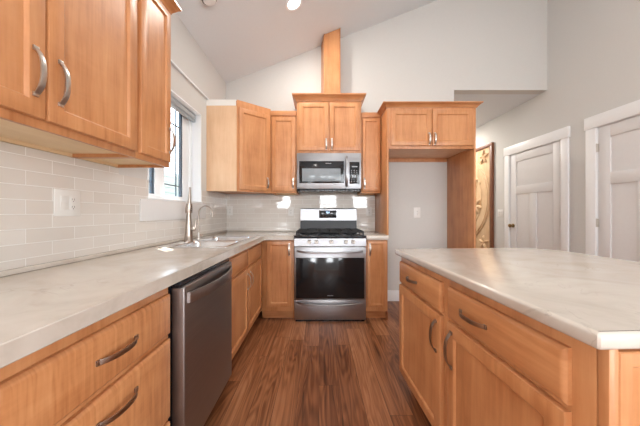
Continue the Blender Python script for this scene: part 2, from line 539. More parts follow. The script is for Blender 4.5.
# rear wall with windows
rw = MB()
x = XN
hs = [(cx - ww / 2, cx + ww / 2) for cx, ww in REAR_WINDOWS]
for a, b in hs:
    zt = 2.72 if b < XL else zc(a)
    rw.box(x, a, YR - .15, YR, 0, 2.72 if a < XL + .1 else zc(x if x > XL else XL))
    rw.box(a, b, YR - .15, YR, 0, 1.36)
    rw.box(a, b, YR - .15, YR, 2.24, 2.72 if a < XL else zc(a))
    x = b
rw.box(x, XR, YR - .15, YR, 0, zc(x))
rw.prism([(XL, 2.7), (XR, 2.7), (XR, zc(XR)), (XL, zc(XL))], YR - .148, YR - .002, axis='y')
struct(rw.build('wall_rear', wall_paint, smooth=False))
nk = MB()
wall_with([(-3.4, -1.8, 0.7, 2.1)], YR, YN + .15, 2.72, XN - .15, XN, nk)
struct(nk.build('wall_nook', wall_paint, smooth=False))
nk = MB(); nk.box(XN, XL - .15, YN, YN + .15, 0, 2.72)
struct(nk.build('wall_nook', wall_paint, smooth=False))

# baseboards
def base(name, x0, x1, y0, y1, h=0.14):
    m = MB(); m.box(x0, x1, y0, y1, 0, h, .004)
    return struct(m.build(name, trim_white))
base('baseboard_back', 0.77, 1.685, YB - .014, YB)
base('baseboard_right', XR - .014, XR, 2.90, 3.08)
base('baseboard_right', XR - .014, XR, 4.16, 6.6)
base('baseboard_right', XR - .014, XR, -1.5, 1.855)
base('baseboard_hall', 1.775, 1.789, YB + .12, 6.6)
base('baseboard_rear', XN, XR, YR, YR + .014)

# windows behind the camera; patio door and nook window are added for light
wi = [2]
def rear_window(kind, M, w_, h_, nv, nh):
    root = MB()
    t = .045
    root.box(0, w_, -.05, .02, 0, t); root.box(0, w_, -.05, .02, h_ - t, h_)
    root.box(0, t, -.05, .02, t, h_ - t); root.box(w_ - t, w_, -.05, .02, t, h_ - t)
    for k in range(1, nv): root.box(w_ * k / nv - .012, w_ * k / nv + .012, -.02, .0, t, h_ - t)
    for k in range(1, nh): root.box(t, w_ - t, -.02, .0, h_ * k / nh - .012, h_ * k / nh + .012)
    o = struct(root.build('%s_%d' % (kind, wi[0]), window_white, M=M))
    wi[0] += 1
    g = MB(); g.box(t, w_ - t, -.034, -.030, t, h_ - t)
    g.build('pane', glass, o, M=M)
for cx, ww in REAR_WINDOWS:
    rear_window('window', Matrix.Translation((cx - ww / 2, YR, 1.36)), ww, 0.88, 1, 3)
Mr = lambda x, y, z, a: Matrix.Translation((x, y, z)) @ Matrix.Rotation(R(a), 4, 'Z')
rear_window('door', Mr(XR, PD[0], 0, 90), 2.0, 2.1, 2, 1)
rear_window('window', Mr(XN, -1.8, 0.7, -90), 1.6, 1.4, 2, 1)

# window over the sink
win = MB()
xo, xi = XL - .15, XL
# white jamb liner, sill and head
win.box(xo, xi + .004, WY1 - .012, WY1, WZ0, WZ1)
win.box(xo, xi + .004, WY0, WY0 + .012, WZ0, WZ1)
win.box(xo, xi + .004, WY0, WY1, WZ1 - .012, WZ1)
win.box(xo, xi + .014, WY0 - .01, WY1 + .01, WZ0 - .002, WZ0 + .014, .003)
w1 = struct(win.build('window_1', window_white))
fr = MB()
a0, a1, b0, b1 = WY0 + .013, WY1 - .013, WZ0 + .016, WZ1 - .013
t = .035
fr.box(-1.345, -1.30, a0, a1, b0, b0 + t, .003); fr.box(-1.345, -1.30, a0, a1, b1 - t, b1, .003)
tr_ = .165
fr.box(-1.345, -1.30, a0, a0 + t, b0 + t, b1 - t, .003); fr.box(-1.345, -1.315, a1 - tr_, a1, b0 + t, b1 - t, .003)
fr.box(-1.345, -1.30, a1 - .05, a1, b0 + t, b1 - t, .003)
ym = 2.125
fr.box(-1.345, -1.31, ym - .06, ym + .06, b0 + t, b1 - t, .003)
fr.build('window_frame', window_white, w1)
sh = MB()
dk = plain('sash_dark', lin(70, 88, 104), 0.4)
for ya, yb in ((a0 + t, ym - .06), (ym + .06, a1 - tr_)):
    sh.box(-1.34, -1.32, ya, ya + .012, b0 + t, b1 - t); sh.box(-1.34, -1.32, yb - .030, yb, b0 + t, b1 - t)
sh.build('sash', dk, w1, label='dark blue grey window sash')
gr = MB()
for ya, yb in ((a0 + t, ym - .06), (ym + .06, a1 - tr_)):
    yy = yb - .09
    gr.box(-1.336, -1.328, yy - .005, yy + .005, b0 + t, b1 - t)
    for zz in (b0 + t + .10, b1 - t - .16):
        gr.box(-1.336, -1.328, ya, yb, zz - .005, zz + .005)
gr.build('window_grille', dk, w1)
gp = MB(); gp.box(-1.327, -1.323, a0 + t, a1 - t, b0 + t, b1 - t)
gp.build('pane', glass, w1)
ap = MB(); ap.box(XL + .009, XL + .02, 1.74, 2.735, 1.10, 1.252, .002)
struct(ap.build('trim_1', door_white))
bl = MB(); bl.box(-1.298, -1.262, WY0 + .02, WY1 - .02, 2.112, 2.156, .006)
blind = thing('window_blind', 'pale grey blind drawn up at the head of the sink window', 'blind', (-1.27, 2.25, 2.1))
o = bl.build('headrail', plain('blind_grey', lin(196, 204, 208), .5), blind); o.matrix_parent_inverse = Matrix.Translation((1.27, -2.25, -2.1))
bl = MB()
for k in range(7):
    bl.box(-1.296, -1.266, WY0 + .024, WY1 - .024, 2.082 + k * .0042, 2.0852 + k * .0042)
o = bl.build('slat_stack', plain('blind_slats', lin(160, 170, 176), .5), blind); o.matrix_parent_inverse = Matrix.Translation((1.27, -2.25, -2.1))

# outside: ground, neighbouring siding wall, the eave above the sink window
g = MB(); g.box(-14, -1.40, -0.4, 14, -.35, -.30)
struct(g.build('ground', ground_m))
nb = thing('neighbouring_house', 'pale siding wall of the house next door, seen through the sink window', 'house', (-4.6, 4.5, -.3))
m = MB()
for k in range(17):
    z = k * .16
    m.loops([[(0.02, -3.5, z), (0, -3.5, z + .16), (-.05, -3.5, z + .16), (-.05, -3.5, z)], [(0.02, 5, z), (0, 5, z + .16), (-.05, 5, z + .16), (-.05, 5, z)]], cap0=True)
m.build('siding', carpet_dark, nb)

# ------------------------------------------------------------------ cabinet helpers (local frame: front faces -y, width along x)
DOORP = [(0, -.001), (0, -.016), (.002, -.0195), (.005, -.0205), (.008, -.022), (.050, -.022), (.053, -.020), (.056, -.0150), (.058, -.0130), (.062, -.0125), (.066, -.0125)]
DRAWP = [(0, -.001), (0, -.012), (.004, -.017), (.011, -.0205), (.015, -.022)]
def pull(parent, x, z, L=.14, vertical=True, mat=None, y0=-.022, depth=.027, wdt=.017):
    n = 17
    pts, nr = [], []
    for i in range(n):
        u = -1 + 2 * i / (n - 1)
        s = u * L / 2
        d = depth * (1 - abs(u) ** 2.6)
        du = -depth * 2.6 * (abs(u) ** 1.6) * (1 if u > 0 else -1) / (L / 2)
        nn = Vector((-du, 1)) if True else None
        if vertical:
            pts.append((x, y0 - d - .0005, z + s)); nr.append((0, -1, du))
        else:
            pts.append((x + s, y0 - d - .0005, z)); nr.append((du, -1, 0))
    m = MB()
    m.sweep(pts, nr, (wdt, 0, 0) if vertical else (0, 0, wdt), .006)
    for s in (-1, 1):
        e = s * (L / 2 - .006)
        if vertical: m.box(x - wdt / 2, x + wdt / 2, y0 - .006, y0 - .0005, z + e - .007, z + e + .007, .001)
        else: m.box(x + e - .007, x + e + .007, y0 - .006, y0 - .0005, z - wdt / 2, z + wdt / 2, .001)
    return m.build('handle', mat or nickel, parent)
def door(parent, x0, x1, z0, z1, hx=None, hz=None, mat=None, L=.14, hm=None, name='door'):
    m = MB()
    w_ = x1 - x0
    k = min(1.0, w_ / .30)
    m.panel(x0, x1, z0, z1, [(i * (k if i > .01 else 1), y) for i, y in DOORP])
    d = m.build(name, mat or maple, parent)
    if hx is not None: pull(d, hx, hz, L, True, hm)
    return d
def drawer(parent, x0, x1, z0, z1, hx=None, mat=None, L=.14, hm=None, hz=None, name='drawer'):
    m = MB()
    m.panel(x0, x1, z0, z1, DRAWP)
    d = m.build(name, mat or maple_x, parent)
    if hx is not None: pull(d, hx, hz if hz is not None else (z0 + z1) / 2, L, False, hm, wdt=.015)
    return d
def base_body(parent, w_, dep=.59, top=.866, kick=.10, kdep=.07, hollow=False):
    m = MB()
    if hollow:
        m.box(.0005, w_ - .0005, 0, .018, kick, top, .0015)
        m.box(.0005, .018, .018, dep, kick, top); m.box(w_ - .018, w_ - .0005, .018, dep, kick, top)
        m.box(.018, w_ - .018, .018, dep, kick, kick + .018); m.box(.018, w_ - .018, dep - .012, dep, kick + .018, top)
    else:
        m.box(.0005, w_ - .0005, 0, dep, kick, top, .0015)
    m.build('carcase', maple, parent)
    m = MB()
    m.box(.001, w_ - .001, kdep, dep, 0, kick)
    m.build('toe_kick', maple_x, parent)
def wall_body(parent, w_, h, dep, end_l=False, end_r=False, mid=False):
    m = MB()
    t = .016
    m.box(.0005, t, 0.018, dep, 0, h); m.box(w_ - t, w_ - .0005, 0.018, dep, 0, h)
    m.box(t, w_ - t, 0.018, dep, .018, h)
    m.box(.0005, w_ - .0005, 0, .018, 0, h, .001)
    m.mi = 1
    m.box(t, w_ - t, 0.0185, dep - .001, .0165, .0182)
    m.box(t, w_ - t, dep - .015, dep - .001, 0.001, .0182)
    m.build('carcase', [maple, birch], parent)
def crown(parent, x0, x1, yf, yb, z0, h=.065, p=.05, left=True, right=True, name='crown_moulding'):
    prof = [(0.0, z0), (.008, z0), (.012, z0 + h * .18), (p * .82, z0 + h * .74), (p, z0 + h * .80), (p, z0 + h), (0.0, z0 + h)]
    ls = []
    for o_, z in prof:
        ls.append([(x0 - (o_ if left else 0), yb, z), (x0 - (o_ if left else 0), yf - o_, z), (x1 + (o_ if right else 0), yf - o_, z), (x1 + (o_ if right else 0), yb, z)])
    m = MB()
    n = len(ls)
    vs = [p_ for l in ls for p_ in l]
    fs = []
    for k in range(n):
        k2 = (k + 1) % n
        for i in range(3):
            fs.append([k * 4 + i, k * 4 + i + 1, k2 * 4 + i + 1, k2 * 4 + i])
    fs.append([k * 4 for k in range(n)]); fs.append([k * 4 + 3 for k in range(n)][::-1])
    m.add(vs, fs)
    return m.build(name, maple_x, parent)

# ------------------------------------------------------------------ left run (faces +x): rz = 90, local x -> world +y
LX = -.625
def left_base(label, y0, y1, name='base_cabinet'):
    return thing(name, label, 'cabinet', (LX, y0, 0), 90, 'base cabinets')
for (y0, y1, lab) in ((-.13, .468, 'maple drawer base cabinet at the near end of the left counter, nearest the viewer'),
                      (.47, 1.07, 'maple drawer base cabinet with three drawers, left of the dishwasher')):
    t = left_base(lab, y0, y1, 'drawer_cabinet')
    w_ = y1 - y0
    base_body(t, w_)
    for za, zb, hz in ((.662, .824, .747), (.322, .642, .575), (.125, .302, .22)):
        drawer(t, .012, w_ - .012, za, zb, w_ / 2 + .005, mat=maple_curly, L=.157, hm=nickel_dark, hz=hz)
t = left_base('maple sink base cabinet with false drawer fronts, between dishwasher and corner', 1.70, 2.75, 'sink_cabinet')
base_body(t, 1.05, hollow=True)
drawer(t, .012, .516, .700, .838, mat=maple_x, name='false_drawer')
drawer(t, .532, 1.035, .700, .838, mat=maple_x, name='false_drawer')
door(t, .012, .516, .13, .682, .485, .575)
door(t, .532, 1.035, .13, .682, .563, .575)

# back run base cabinets (face -y)
BY = 2.775
t = thing('base_cabinet', 'maple base cabinet with one door in the corner, left of the range', 'cabinet', (-.625, BY, 0), 0, 'base cabinets')
base_body(t, .357, dep=.60)
door(t, .065, .333, .148, .856, .306, .765, L=.13)
t = thing('base_cabinet', 'narrow maple base cabinet with one door, right of the range', 'cabinet', (.503, BY, 0), 0, 'base cabinets')
base_body(t, .232, dep=.60)
door(t, .014, .205, .148, .856, .040, .765, L=.13)
m = MB(); m.box(.2325, .2345, -.0, .60, 0, .866); m.build('end_panel', maple, t)

# dishwasher
dw = thing('dishwasher', 'stainless steel dishwasher with a curved bar handle under the left counter', 'dishwasher', (LX, 1.085, 0), 90)
W = .595
m = MB(); m.box(.004, W - .002, .0, .56, .10, .862); m.build('tub', black_enamel, dw, label='dark dishwasher body')
m = MB(); m.box(.002, W, -.058, -.001, .105, .840, .006, 3); m.build('door', stainless_dark, dw)
m = MB(); m.box(.004, W - .002, -.042, -.001, .841, .862, .003)
for k in range(9):
    m.box(.05 + k * .055, .075 + k * .055, -.035, -.020, .862, .8628)
m.build('control_strip', black_enamel, dw, label='black control strip on the door top')
m = MB(); m.box(.01, W - .01, .02, .06, 0, .099); m.build('toe_kick', black_enamel, dw)
m = MB(); n = 21; pts = []; nr = []
for i in range(n):
    u = -1 + 2 * i / (n - 1)
    d = .040 * (1 - abs(u) ** 2.2); du = -.040 * 2.2 * abs(u) ** 1.2 * (1 if u > 0 else -1) / (.265)
    pts.append((W / 2 + u * .272, -.063 - d, .79)); nr.append((du, -1, 0))
m.sweep(pts, nr, (0, 0, .046), .014)
m.build('handle', stainless, dw, label='bright curved bar handle')

# ------------------------------------------------------------------ countertops
def carve(o, cutter):
    md = o.modifiers.new('hole', 'BOOLEAN'); md.object = cutter; md.solver = 'EXACT'
    bpy.context.view_layer.update()
    dg = bpy.context.evaluated_depsgraph_get()
    me = bpy.data.meshes.new_from_object(o.evaluated_get(dg))
    o.modifiers.clear()
    o.data = me
    bpy.data.objects.remove(cutter)
SX0, SX1, SY0, SY1 = -1.135, -.645, 1.80, 2.64
m = MB()
m.prism([(XL, -.14), (-.585, -.14), (-.585, 2.735), (-.268, 2.735), (-.268, YB), (XL, YB)], .867, .914, bev=.011, seg=4)
ct = m.build('countertop', counter_m)
cut = MB(); cut.box(SX0 + .02, SX1 - .02, SY0 + .02, SY1 - .02, .80, .95)
carve(ct, cut.build('cut', counter_m))
for p in ct.data.polygons: p.use_smooth = True
ct.data.set_sharp_from_angle(angle=R(32))
tag(ct, 'cream laminate countertop along the left wall, L-shaped, holding the sink', 'countertop', 'countertops')
m = MB(); m.prism([(.502, 2.735), (.745, 2.735), (.745, YB), (.502, YB)], .867, .914, bev=.011, seg=4)
tag(m.build('countertop', counter_m), 'short cream laminate countertop piece right of the range', 'countertop', 'countertops')
m = MB()
m.box(XL + .0095, XL + .028, -.13, YB - .029, .9145, .935, .003)
m.box(XL + .0095, -.27, YB - .028, YB - .0095, .9145, .935, .003)
m.box(.505, .733, YB - .028, YB - .0095, .9145, .935, .003)
struct(m.build('trim_2', counter_m))

# tile backsplashes
m = MB()
ztop = 2.385
m.box(XL + .0005, XL + .009, -.13, 1.56, .9145, 1.427)
m.box(XL + .0005, XL + .009, 1.56, WY0, .9145, 1.388)
m.box(XL + .0005, XL + .009, WY0, WY1, .9145, WZ0 - .003)
m.box(XL + .0005, XL + .009, WY1, YB - .009, .9145, 1.388)
tag(m.build('tile_backsplash', tile_left, smooth=False), 'cream subway tile backsplash on the left wall around the window', 'backsplash', 'tile backsplashes')
m = MB()
m.box(XL + .0095, .733, YB - .009, YB - .0005, .9145, 1.388)
m.box(-.255, .49, YB - .009, YB - .0005, 1.388, 1.44)
m.box(-.255, .49, YB - .009, YB - .0005, .60, .9145)
tag(m.build('tile_backsplash', tile_back, smooth=False), 'glossy cream subway tile backsplash behind the range', 'backsplash', 'tile backsplashes')
m = MB(); m.box(XL + .0005, XL + .022, 1.56, 2.90, ztop, ztop + .016, .002)
struct(m.build('trim_3', window_white))

# ------------------------------------------------------------------ wall cabinets, left
t = thing('wall_cabinet', 'large double-door maple wall cabinet on the left, nearest the viewer', 'cabinet', (-.905, .42, 1.428), 90, 'wall cabinets')
wall_body(t, .855, .93, .313)
door(t, .012, .417, .028, .915, .382, .168, L=.155)
door(t, .425, .838, .028, .915, .460, .168, L=.155)
crown(t, 0, .855, 0, .313, .9305, right=False, left=False)
t = thing('wall_cabinet', 'narrow single-door maple wall cabinet on the left, beside the window', 'cabinet', (-.905, 1.276, 1.428), 90, 'wall cabinets')
wall_body(t, .284, .93, .313)
door(t, .012, .268, .028, .915, .249, .155, L=.15)
crown(t, 0, .284, 0, .313, .9305, left=False)

# diagonal corner cabinet
ang = math.degrees(math.atan2(.26, .315))
p0 = Vector((-.89, 2.80, 1.39)); dl = math.hypot(.315, .26)
t = thing('corner_cabinet', 'diagonal maple corner wall cabinet between window and range wall', 'cabinet', p0, ang, 'wall cabinets')
Mi = Matrix.Rotation(R(-ang), 4, 'Z') @ Matrix.Translation(-p0)
m = MB()
fp = [(XL + .001, YB - .0005), (XL + .001, 2.80), (-.89, 2.80), (-.5755, 3.06), (-.5755, YB - .0005)]
m.prism(fp, 1.405, 2.375, M=Mi)
m.prism([(-.892, 2.80), (-.89, 2.797), (-.573, 3.059), (-.583, 3.07), (-.892, 2.815)], 1.39, 2.385, M=Mi)
m.build('carcase', maple, t)
m = MB(); m.box(XL + .001, -.893, 2.7935, 2.7995, 1.392, 2.318, M=Mi); m.build('end_panel', maple_pale, t, label='paler flat end panel')
m = MB(); m.box(XL + .001, -.900, 2.7925, 2.7995, 2.3185, 2.383, M=Mi); m.build('filler_strip', filler_white, t, label='white strip along the top')
door(t, .018, dl - .018, .022, .915, dl - .052, .115, L=.125)

# narrow wall cabinets on the range wall
def narrow(x0, x1, ztop_, lab, hside):
    t = thing('wall_cabinet', lab, 'cabinet', (x0, 3.06, 1.39), 0, 'wall cabinets')
    w_ = x1 - x0
    wall_body(t, w_, ztop_ - 1.39, .329)
    door(t, .012, w_ - .012, .022, ztop_ - 1.39 - .075, (w_ - .036) if hside > 0 else .034, .115, L=.125)
    m = MB(); m.box(0, w_, -.012, -.0005, ztop_ - 1.39 - .06, ztop_ - 1.39, .004); m.build('top_rail', maple_x, t)
narrow(-.573, -.266, 2.365, 'narrow single-door maple wall cabinet left of the microwave', 1)
narrow(.500, .732, 2.345, 'narrow single-door maple wall cabinet right of the microwave', -1)
t = thing('wall_cabinet', 'raised double-door maple wall cabinet with crown directly above the microwave', 'cabinet', (-.262, 3.03, 1.856), 0, 'wall cabinets')
wall_body(t, .758, .612, .359)
door(t, .022, .374, .028, .590, .347, .105, L=.13)
door(t, .386, .736, .028, .590, .412, .105, L=.13)
crown(t, 0, .758, 0, .359, .6125, h=.072, p=.052)

# wooden duct cover rising to the ceiling
m = MB()
def duct(px):
    return zc(px) - .003
fx = [(.028, YB - .001), (.060, 3.19), (.262, 3.19), (.262, YB - .001)]
vs = [(a, b, 2.542) for a, b in fx] + [(a, b, duct(a)) for a, b in fx]
m.add(vs, [[0, 1, 2, 3], [7, 6, 5, 4], [0, 4, 5, 1], [1, 5, 6, 2], [2, 6, 7, 3], [3, 7, 4, 0]])
dc = thing('duct_cover', 'tall maple duct cover rising from the microwave cabinet to the ceiling', 'cover', (.15, 3.28, 2.542))
Mt = Matrix.Translation((-.15, -3.28, -2.542))
m.build('casing', maple, dc, M=Mt)
m = MB()
for xx in (.060, .252):
    vs = [(xx, 3.188, 2.542), (xx + .012, 3.188, 2.542), (xx + .012, 3.180, 2.542), (xx, 3.180, 2.542)]
    m.loops([vs, [(a, b, zc(a) - .004) for a, b, _ in vs]], cap0=True)
m.build('edge_strip', maple, dc, M=Mt)
m = MB(); m.loops([[(.066, 3.186, zc(.06) - .05), (.258, 3.186, zc(.258) - .05), (.258, 3.172, zc(.258) - .05), (.066, 3.172, zc(.06) - .05)],
                   [(.066, 3.186, zc(.06) - .004), (.258, 3.186, zc(.258) - .004), (.258, 3.172, zc(.258) - .004), (.066, 3.172, zc(.06) - .004)]], cap0=True)

# ------------------------------------------------------------------ fridge surround
t = thing('fridge_cabinet', 'double-door maple cabinet with crown over the empty fridge space', 'cabinet', (.757, 2.80, 1.852), 0, 'wall cabinets')
w_ = .925
m = MB()
m.box(.0005, .016, .018, .588, 0, .445); m.box(w_ - .016, w_ - .0005, .018, .588, 0, .445)
m.box(.016, w_ - .016, .018, .588, .016, .445); m.box(.0005, w_ - .0005, 0, .018, 0, .445, .001)
m.mi = 1; m.box(.016, w_ - .016, .0185, .586, .0145, .0158)
m.mi = 0; m.box(.016, w_ - .016, .555, .587, -.03, .0140)
m.build('carcase', [maple, maple_pale], t)
door(t, .020, .456, .030, .420, .432, .105, L=.13)
door(t, .468, .905, .030, .420, .492, .105, L=.13)
crown(t, -.020, w_ + .022, 0, .588, .4455, h=.048, p=.05)
m = MB(); m.box(.737, .7565, 2.80, YB - .0005, .9145, 2.297, .001)
tag(m.build('side_panel', maple), 'tall maple side panel left of the fridge space, standing on the short countertop', 'panel', 'fridge surround panels')
m = MB(); m.box(1.6825, 1.702, 2.80, YB - .0005, 0, 2.297, .001)
tag(m.build('side_panel', maple), 'tall maple side panel right of the fridge space, reaching the floor', 'panel', 'fridge surround panels')

# ------------------------------------------------------------------ microwave
mw = thing('microwave', 'stainless over-the-range microwave with black glass door', 'microwave', (-.258, 3.0, 1.41))
W = .750
m = MB(); m.box(.002, W - .002, .030, .378, .020, .442, .003); m.build('case', black_enamel, mw)
m = MB(); m.box(0, W, 0, .029, .026, .443, .005); m.build('door', stainless, mw)
m = MB(); m.box(.028, .548, -.003, -.0005, .092, .348, .002)
m.build('door_glass', black_gloss, mw, label='black glass door panel')
m = MB(); m.box(.062, .508, -.0048, -.0034, .112, .262, .001)
m.build('window', screen_grey, mw, label='grey see-through window')
m = MB(); m.box(.612, .728, -.003, -.0005, .084, .338, .002)
cp = m.build('control_panel', black_gloss, mw, label='black touch control panel')
m = MB()
for r in range(7):
    for q in range(3):
        m.box(.630 + q * .030, .642 + q * .030, -.0036, -.0031, .105 + r * .022, .111 + r * .022)
m.build('keypad', print_grey, cp)
m = MB(); m.box(.640, .704, -.0036, -.0031, .278, .290); m.build('clock_display', print_grey, cp)
m = MB(); n = 17; pts = []; nr = []
for i in range(n):
    u = -1 + 2 * i / (n - 1)
    d = .045 * (1 - abs(u) ** 3); du = -.045 * 3 * abs(u) ** 2 * (1 if u > 0 else -1) / .175
    pts.append((.580, -.004 - d, .232 + u * .178)); nr.append((0, -1, du))
m.sweep(pts, nr, (.026, 0, 0), .012); m.build('handle', stainless, mw, label='bowed stainless handle')
m = MB(); m.box(.01, W - .01, .004, .36, .000, .0195, .002)
for k in range(14): m.box(.04 + k * .048, .075 + k * .048, .0015, .004, .004, .014)
m.build('vent_grille', black_enamel, mw)
m = MB()
for k in range(9): m.box(.335 + k * .0075, .340 + k * .0075, -.0036, -.0031, .318, .325)
m.build('badge', print_grey, mw, label='small light maker mark above the window')

# ------------------------------------------------------------------ range
rg = thing('gas_range', 'stainless steel gas range with black oven window between the base cabinets', 'range', (-.261, 2.73, 0))
W = .758
m = MB(); m.box(.002, W - .002, .045, .60, .02, .898, .003); m.build('body', stainless_dark, rg)
m = MB(); m.box(.0, W, .0, .044, .240, .795, .004)
od = m.build('oven_door', stainless, rg)
m = MB(); m.box(.018, W - .018, -.003, -.0005, .250, .682, .002); m.build('oven_glass', black_gloss, od, label='black glass oven window')
m = MB()
for k in range(7): m.box(.350 + k * .009, .356 + k * .009, -.0036, -.0031, .278, .285)
m.build('badge', print_grey, od, label='small light maker mark at the foot of the oven glass')
def hbar(parent, z, bow, h=.020, L=.345, name='handle'):
    m = MB(); pts = []; nr = []
    for i in range(21):
        u = -1 + 2 * i / 20
        d = .050 * (1 - abs(u) ** 6); du = -.050 * 6 * abs(u) ** 5 * (1 if u > 0 else -1) / L
        pts.append((W / 2 + u * L, -.004 - d, z + bow * (u * u))); nr.append((du, -1, 0))
    m.sweep(pts, nr, (0, 0, h), .016)
    return m.build(name, stainless, parent, label='polished bar handle')
hbar(od, .738, .012)
m = MB(); m.box(0, W, .0, .044, .024, .236, .004); wd = m.build('warming_drawer', stainless, rg)
hbar(wd, .192, .016)
m = MB(); m.box(.01, W - .01, .02, .044, .0, .023); m.build('plinth', black_enamel, rg)
m = MB()
m.prism([(-.006, .805), (.044, .805), (.044, .898), (.016, .898), (.0, .885)], 0, W, axis='x')
cpn = m.build('control_panel', stainless, rg)
for kx in (.159, .233, .390, .545, .622):
    m = MB(); m.lathe((kx, 0, .852), [(.0215, -.0065), (.0215, -.012), (.019, -.016), (.018, -.038), (.014, -.041)], axis='y', n=20)
    kn = m.build('knob', nickel, rg)
    m = MB(); m.box(kx - .002, kx + .002, -.0425, -.0405, .852, .868); m.build('pointer', slot_dark, kn)
m = MB(); m.box(-.004, W + .004, -.008, .56, .899, .916, .004); m.build('cooktop', black_enamel, rg, label='black enamel cooktop')
for bx, by, br in ((.15, .15, .045), (.15, .42, .036), (.38, .28, .05), (.61, .15, .045), (.61, .42, .036)):
    m = MB(); m.lathe((bx, by, 0), [(br, .9165), (br, .926), (br * .8, .928), (br * .75, .936), (br * .2, .938)], n=20)
    m.build('burner', cast_iron, rg)
for gx0, gx1 in ((.015, .255), (.262, .496), (.503, .743)):
    m = MB()
    for yy in (.035, .165, .295, .425, .530):
        m.box(gx0, gx1, yy - .006, yy + .006, .944, .958, .002)
    for xx in (gx0 + .006, (gx0 + gx1) / 2, gx1 - .006):
        m.box(xx - .006, xx + .006, .03, .535, .944, .960, .002)
    for xx in (gx0 + .008, gx1 - .008):
        for yy in (.04, .285, .525):
            m.box(xx - .007, xx + .007, yy - .007, yy + .007, .917, .946)
    m.build('grate', cast_iron, rg, label='black cast iron grate')
m = MB(); m.prism([(.575, .917), (.645, .917), (.645, 1.060), (.590, 1.060)], .022, W - .014, axis='x'); m.build('vent_riser', plain('riser_enamel', (0.02, 0.022, 0.028), 0.4), rg, label='black sloped vent behind the burners')
m = MB(); m.prism([(.572, 1.0605), (.645, 1.0605), (.645, 1.215), (.590, 1.215), (.580, 1.205)], .024, W - .016, axis='x')
bgd = m.build('backguard', stainless, rg)
m = MB(); m.box(.262, .484, .566, .5755, 1.092, 1.188, .002); dsp = m.build('display', black_gloss, bgd, label='black clock display panel')
m = MB()
for k, ok in enumerate((1, 1, 1)):
    x = .352 + k * .016
    m.box(x, x + .010, .5655, .5659, 1.168, 1.171); m.box(x, x + .010, .5655, .5659, 1.156, 1.159)
    m.box(x + .008, x + .010, .5655, .5659, 1.156, 1.171); m.box(x, x + .002, .5655, .5659, 1.156, 1.171)
m.build('clock_digits', digit, dsp)
m = MB()
for r in range(3):
    for q in range(10):
        if q not in (4, 5) or r < 2: m.box(.275 + q * .020, .284 + q * .020, .5655, .5659, 1.102 + r * .018, 1.106 + r * .018)
m.build('keypad', slot_dark, dsp)

# ------------------------------------------------------------------ sink and taps
sk = thing('kitchen_sink', 'double-bowl stainless sink set in the left countertop under the window', 'sink', ((SX0 + SX1) / 2, 2.22, .914))
Ms = Matrix.Translation((-(SX0 + SX1) / 2, -2.22, -.914))
def rrect(x0, x1, y0, y1, r, n=6):
    pts = []
    for cx, cy, a0 in ((x1 - r, y1 - r, 0), (x0 + r, y1 - r, 90), (x0 + r, y0 + r, 180), (x1 - r, y0 + r, 270)):
        for i in range(n + 1):
            a = R(a0 + 90 * i / n)
            pts.append((cx + r * math.cos(a), cy + r * math.sin(a)))
    return pts
B1 = (-1.060, -.672, 1.835, 2.205); B2 = (-1.060, -.672, 2.235, 2.605)
m = MB()
zt, zr = .9185, .9148
m.box(SX0, B1[0], SY0, SY1, zr, zt, .0015); m.box(B1[1], SX1, SY0, SY1, zr, zt, .0015)
m.box(B1[0] - .001, B1[1] + .001, SY0, B1[2], zr, zt, .0015); m.box(B1[0] - .001, B1[1] + .001, B2[3], SY1, zr, zt, .0015)
m.box(B1[0] - .001, B1[1] + .001, B1[3], B2[2], zr, zt - .001, .0015)
m.build('rim', stainless_sink, sk, M=Ms)
for bx0, bx1, by0, by1 in (B1, B2):
    m = MB(); ls = []
    for ins, rr, z in ((0, .0005, .918), (.004, .03, .916), (.008, .05, .905), (.014, .055, .78), (.03, .06, .745), (.07, .05, .738)):
        ls.append([(a, b, z) for a, b in rrect(bx0 + ins, bx1 - ins, by0 + ins, by1 - ins, rr)])
    m.loops(ls, cap1=True)
    bw_ = m.build('bowl', stainless_sink, sk, M=Ms)
    m = MB(); m.lathe(((bx0 + bx1) / 2, (by0 + by1) / 2, 0), [(.042, .7385), (.042, .7405), (.03, .7410), (.012, .7395)], n=20)
    m.build('drain', nickel, bw_, M=Ms)
fc = thing('kitchen_faucet', 'satin nickel pull-down faucet with side lever behind the sink', 'faucet', (-1.095, 2.17, .919))
m = MB(); m.lathe((0, 0, 0), [(.038, 0), (.038, .006), (.034, .012), (.031, .06), (.026, .13), (.0205, .19), (.018, .235)], n=24); m.build('body', nickel_dark, fc)
# wand hangs from a tight bend seen edge on
m = MB(); m.tube([(0, 0, .236), (.001, -.001, .27), (.006, -.004, .315)], [.027, .029, .024], 20)
hd = m.build('spray_head', nickel_dark, fc)
m = MB()
for k in range(3): m.box(.020, .0285, -.016, -.006, .250 + k * .018, .262 + k * .018, .002)
m.build('button', slot_dark, hd, label='dark spray button')
m = MB(); m.tube([(.006, -.004, .316), (.010, -.004, .37), (.012, -.004, .43), (.011, -.004, .452)], [.015, .012, .009, .008], 14); m.build('spout', nickel_dark, fc)
m = MB(); m.lathe((.0, .0, .10), [(.016, .022), (.016, .05), (.012, .056)], axis='x', n=16)
m.tube([(.048, 0, .10), (.056, .006, .14), (.054, .01, .19)], [.007, .008, .006], 10); m.build('lever', nickel_dark, fc)
ro = thing('filter_tap', 'slim gooseneck drinking water tap beside the kitchen faucet', 'faucet', (-1.10, 2.36, .919))
m = MB(); m.lathe((0, 0, 0), [(.022, 0), (.022, .005), (.013, .010), (.012, .055), (.008, .060)], n=18); m.build('body', nickel, ro)
m = MB(); pts = [(0, 0, .055), (0, 0, .20)]
for i in range(1, 15):
    a = PI - PI * 1.05 * i / 14
    pts.append((.062 + .062 * math.cos(a), 0, .235 + .065 * math.sin(a)))
pts.append((.125, 0, .205))
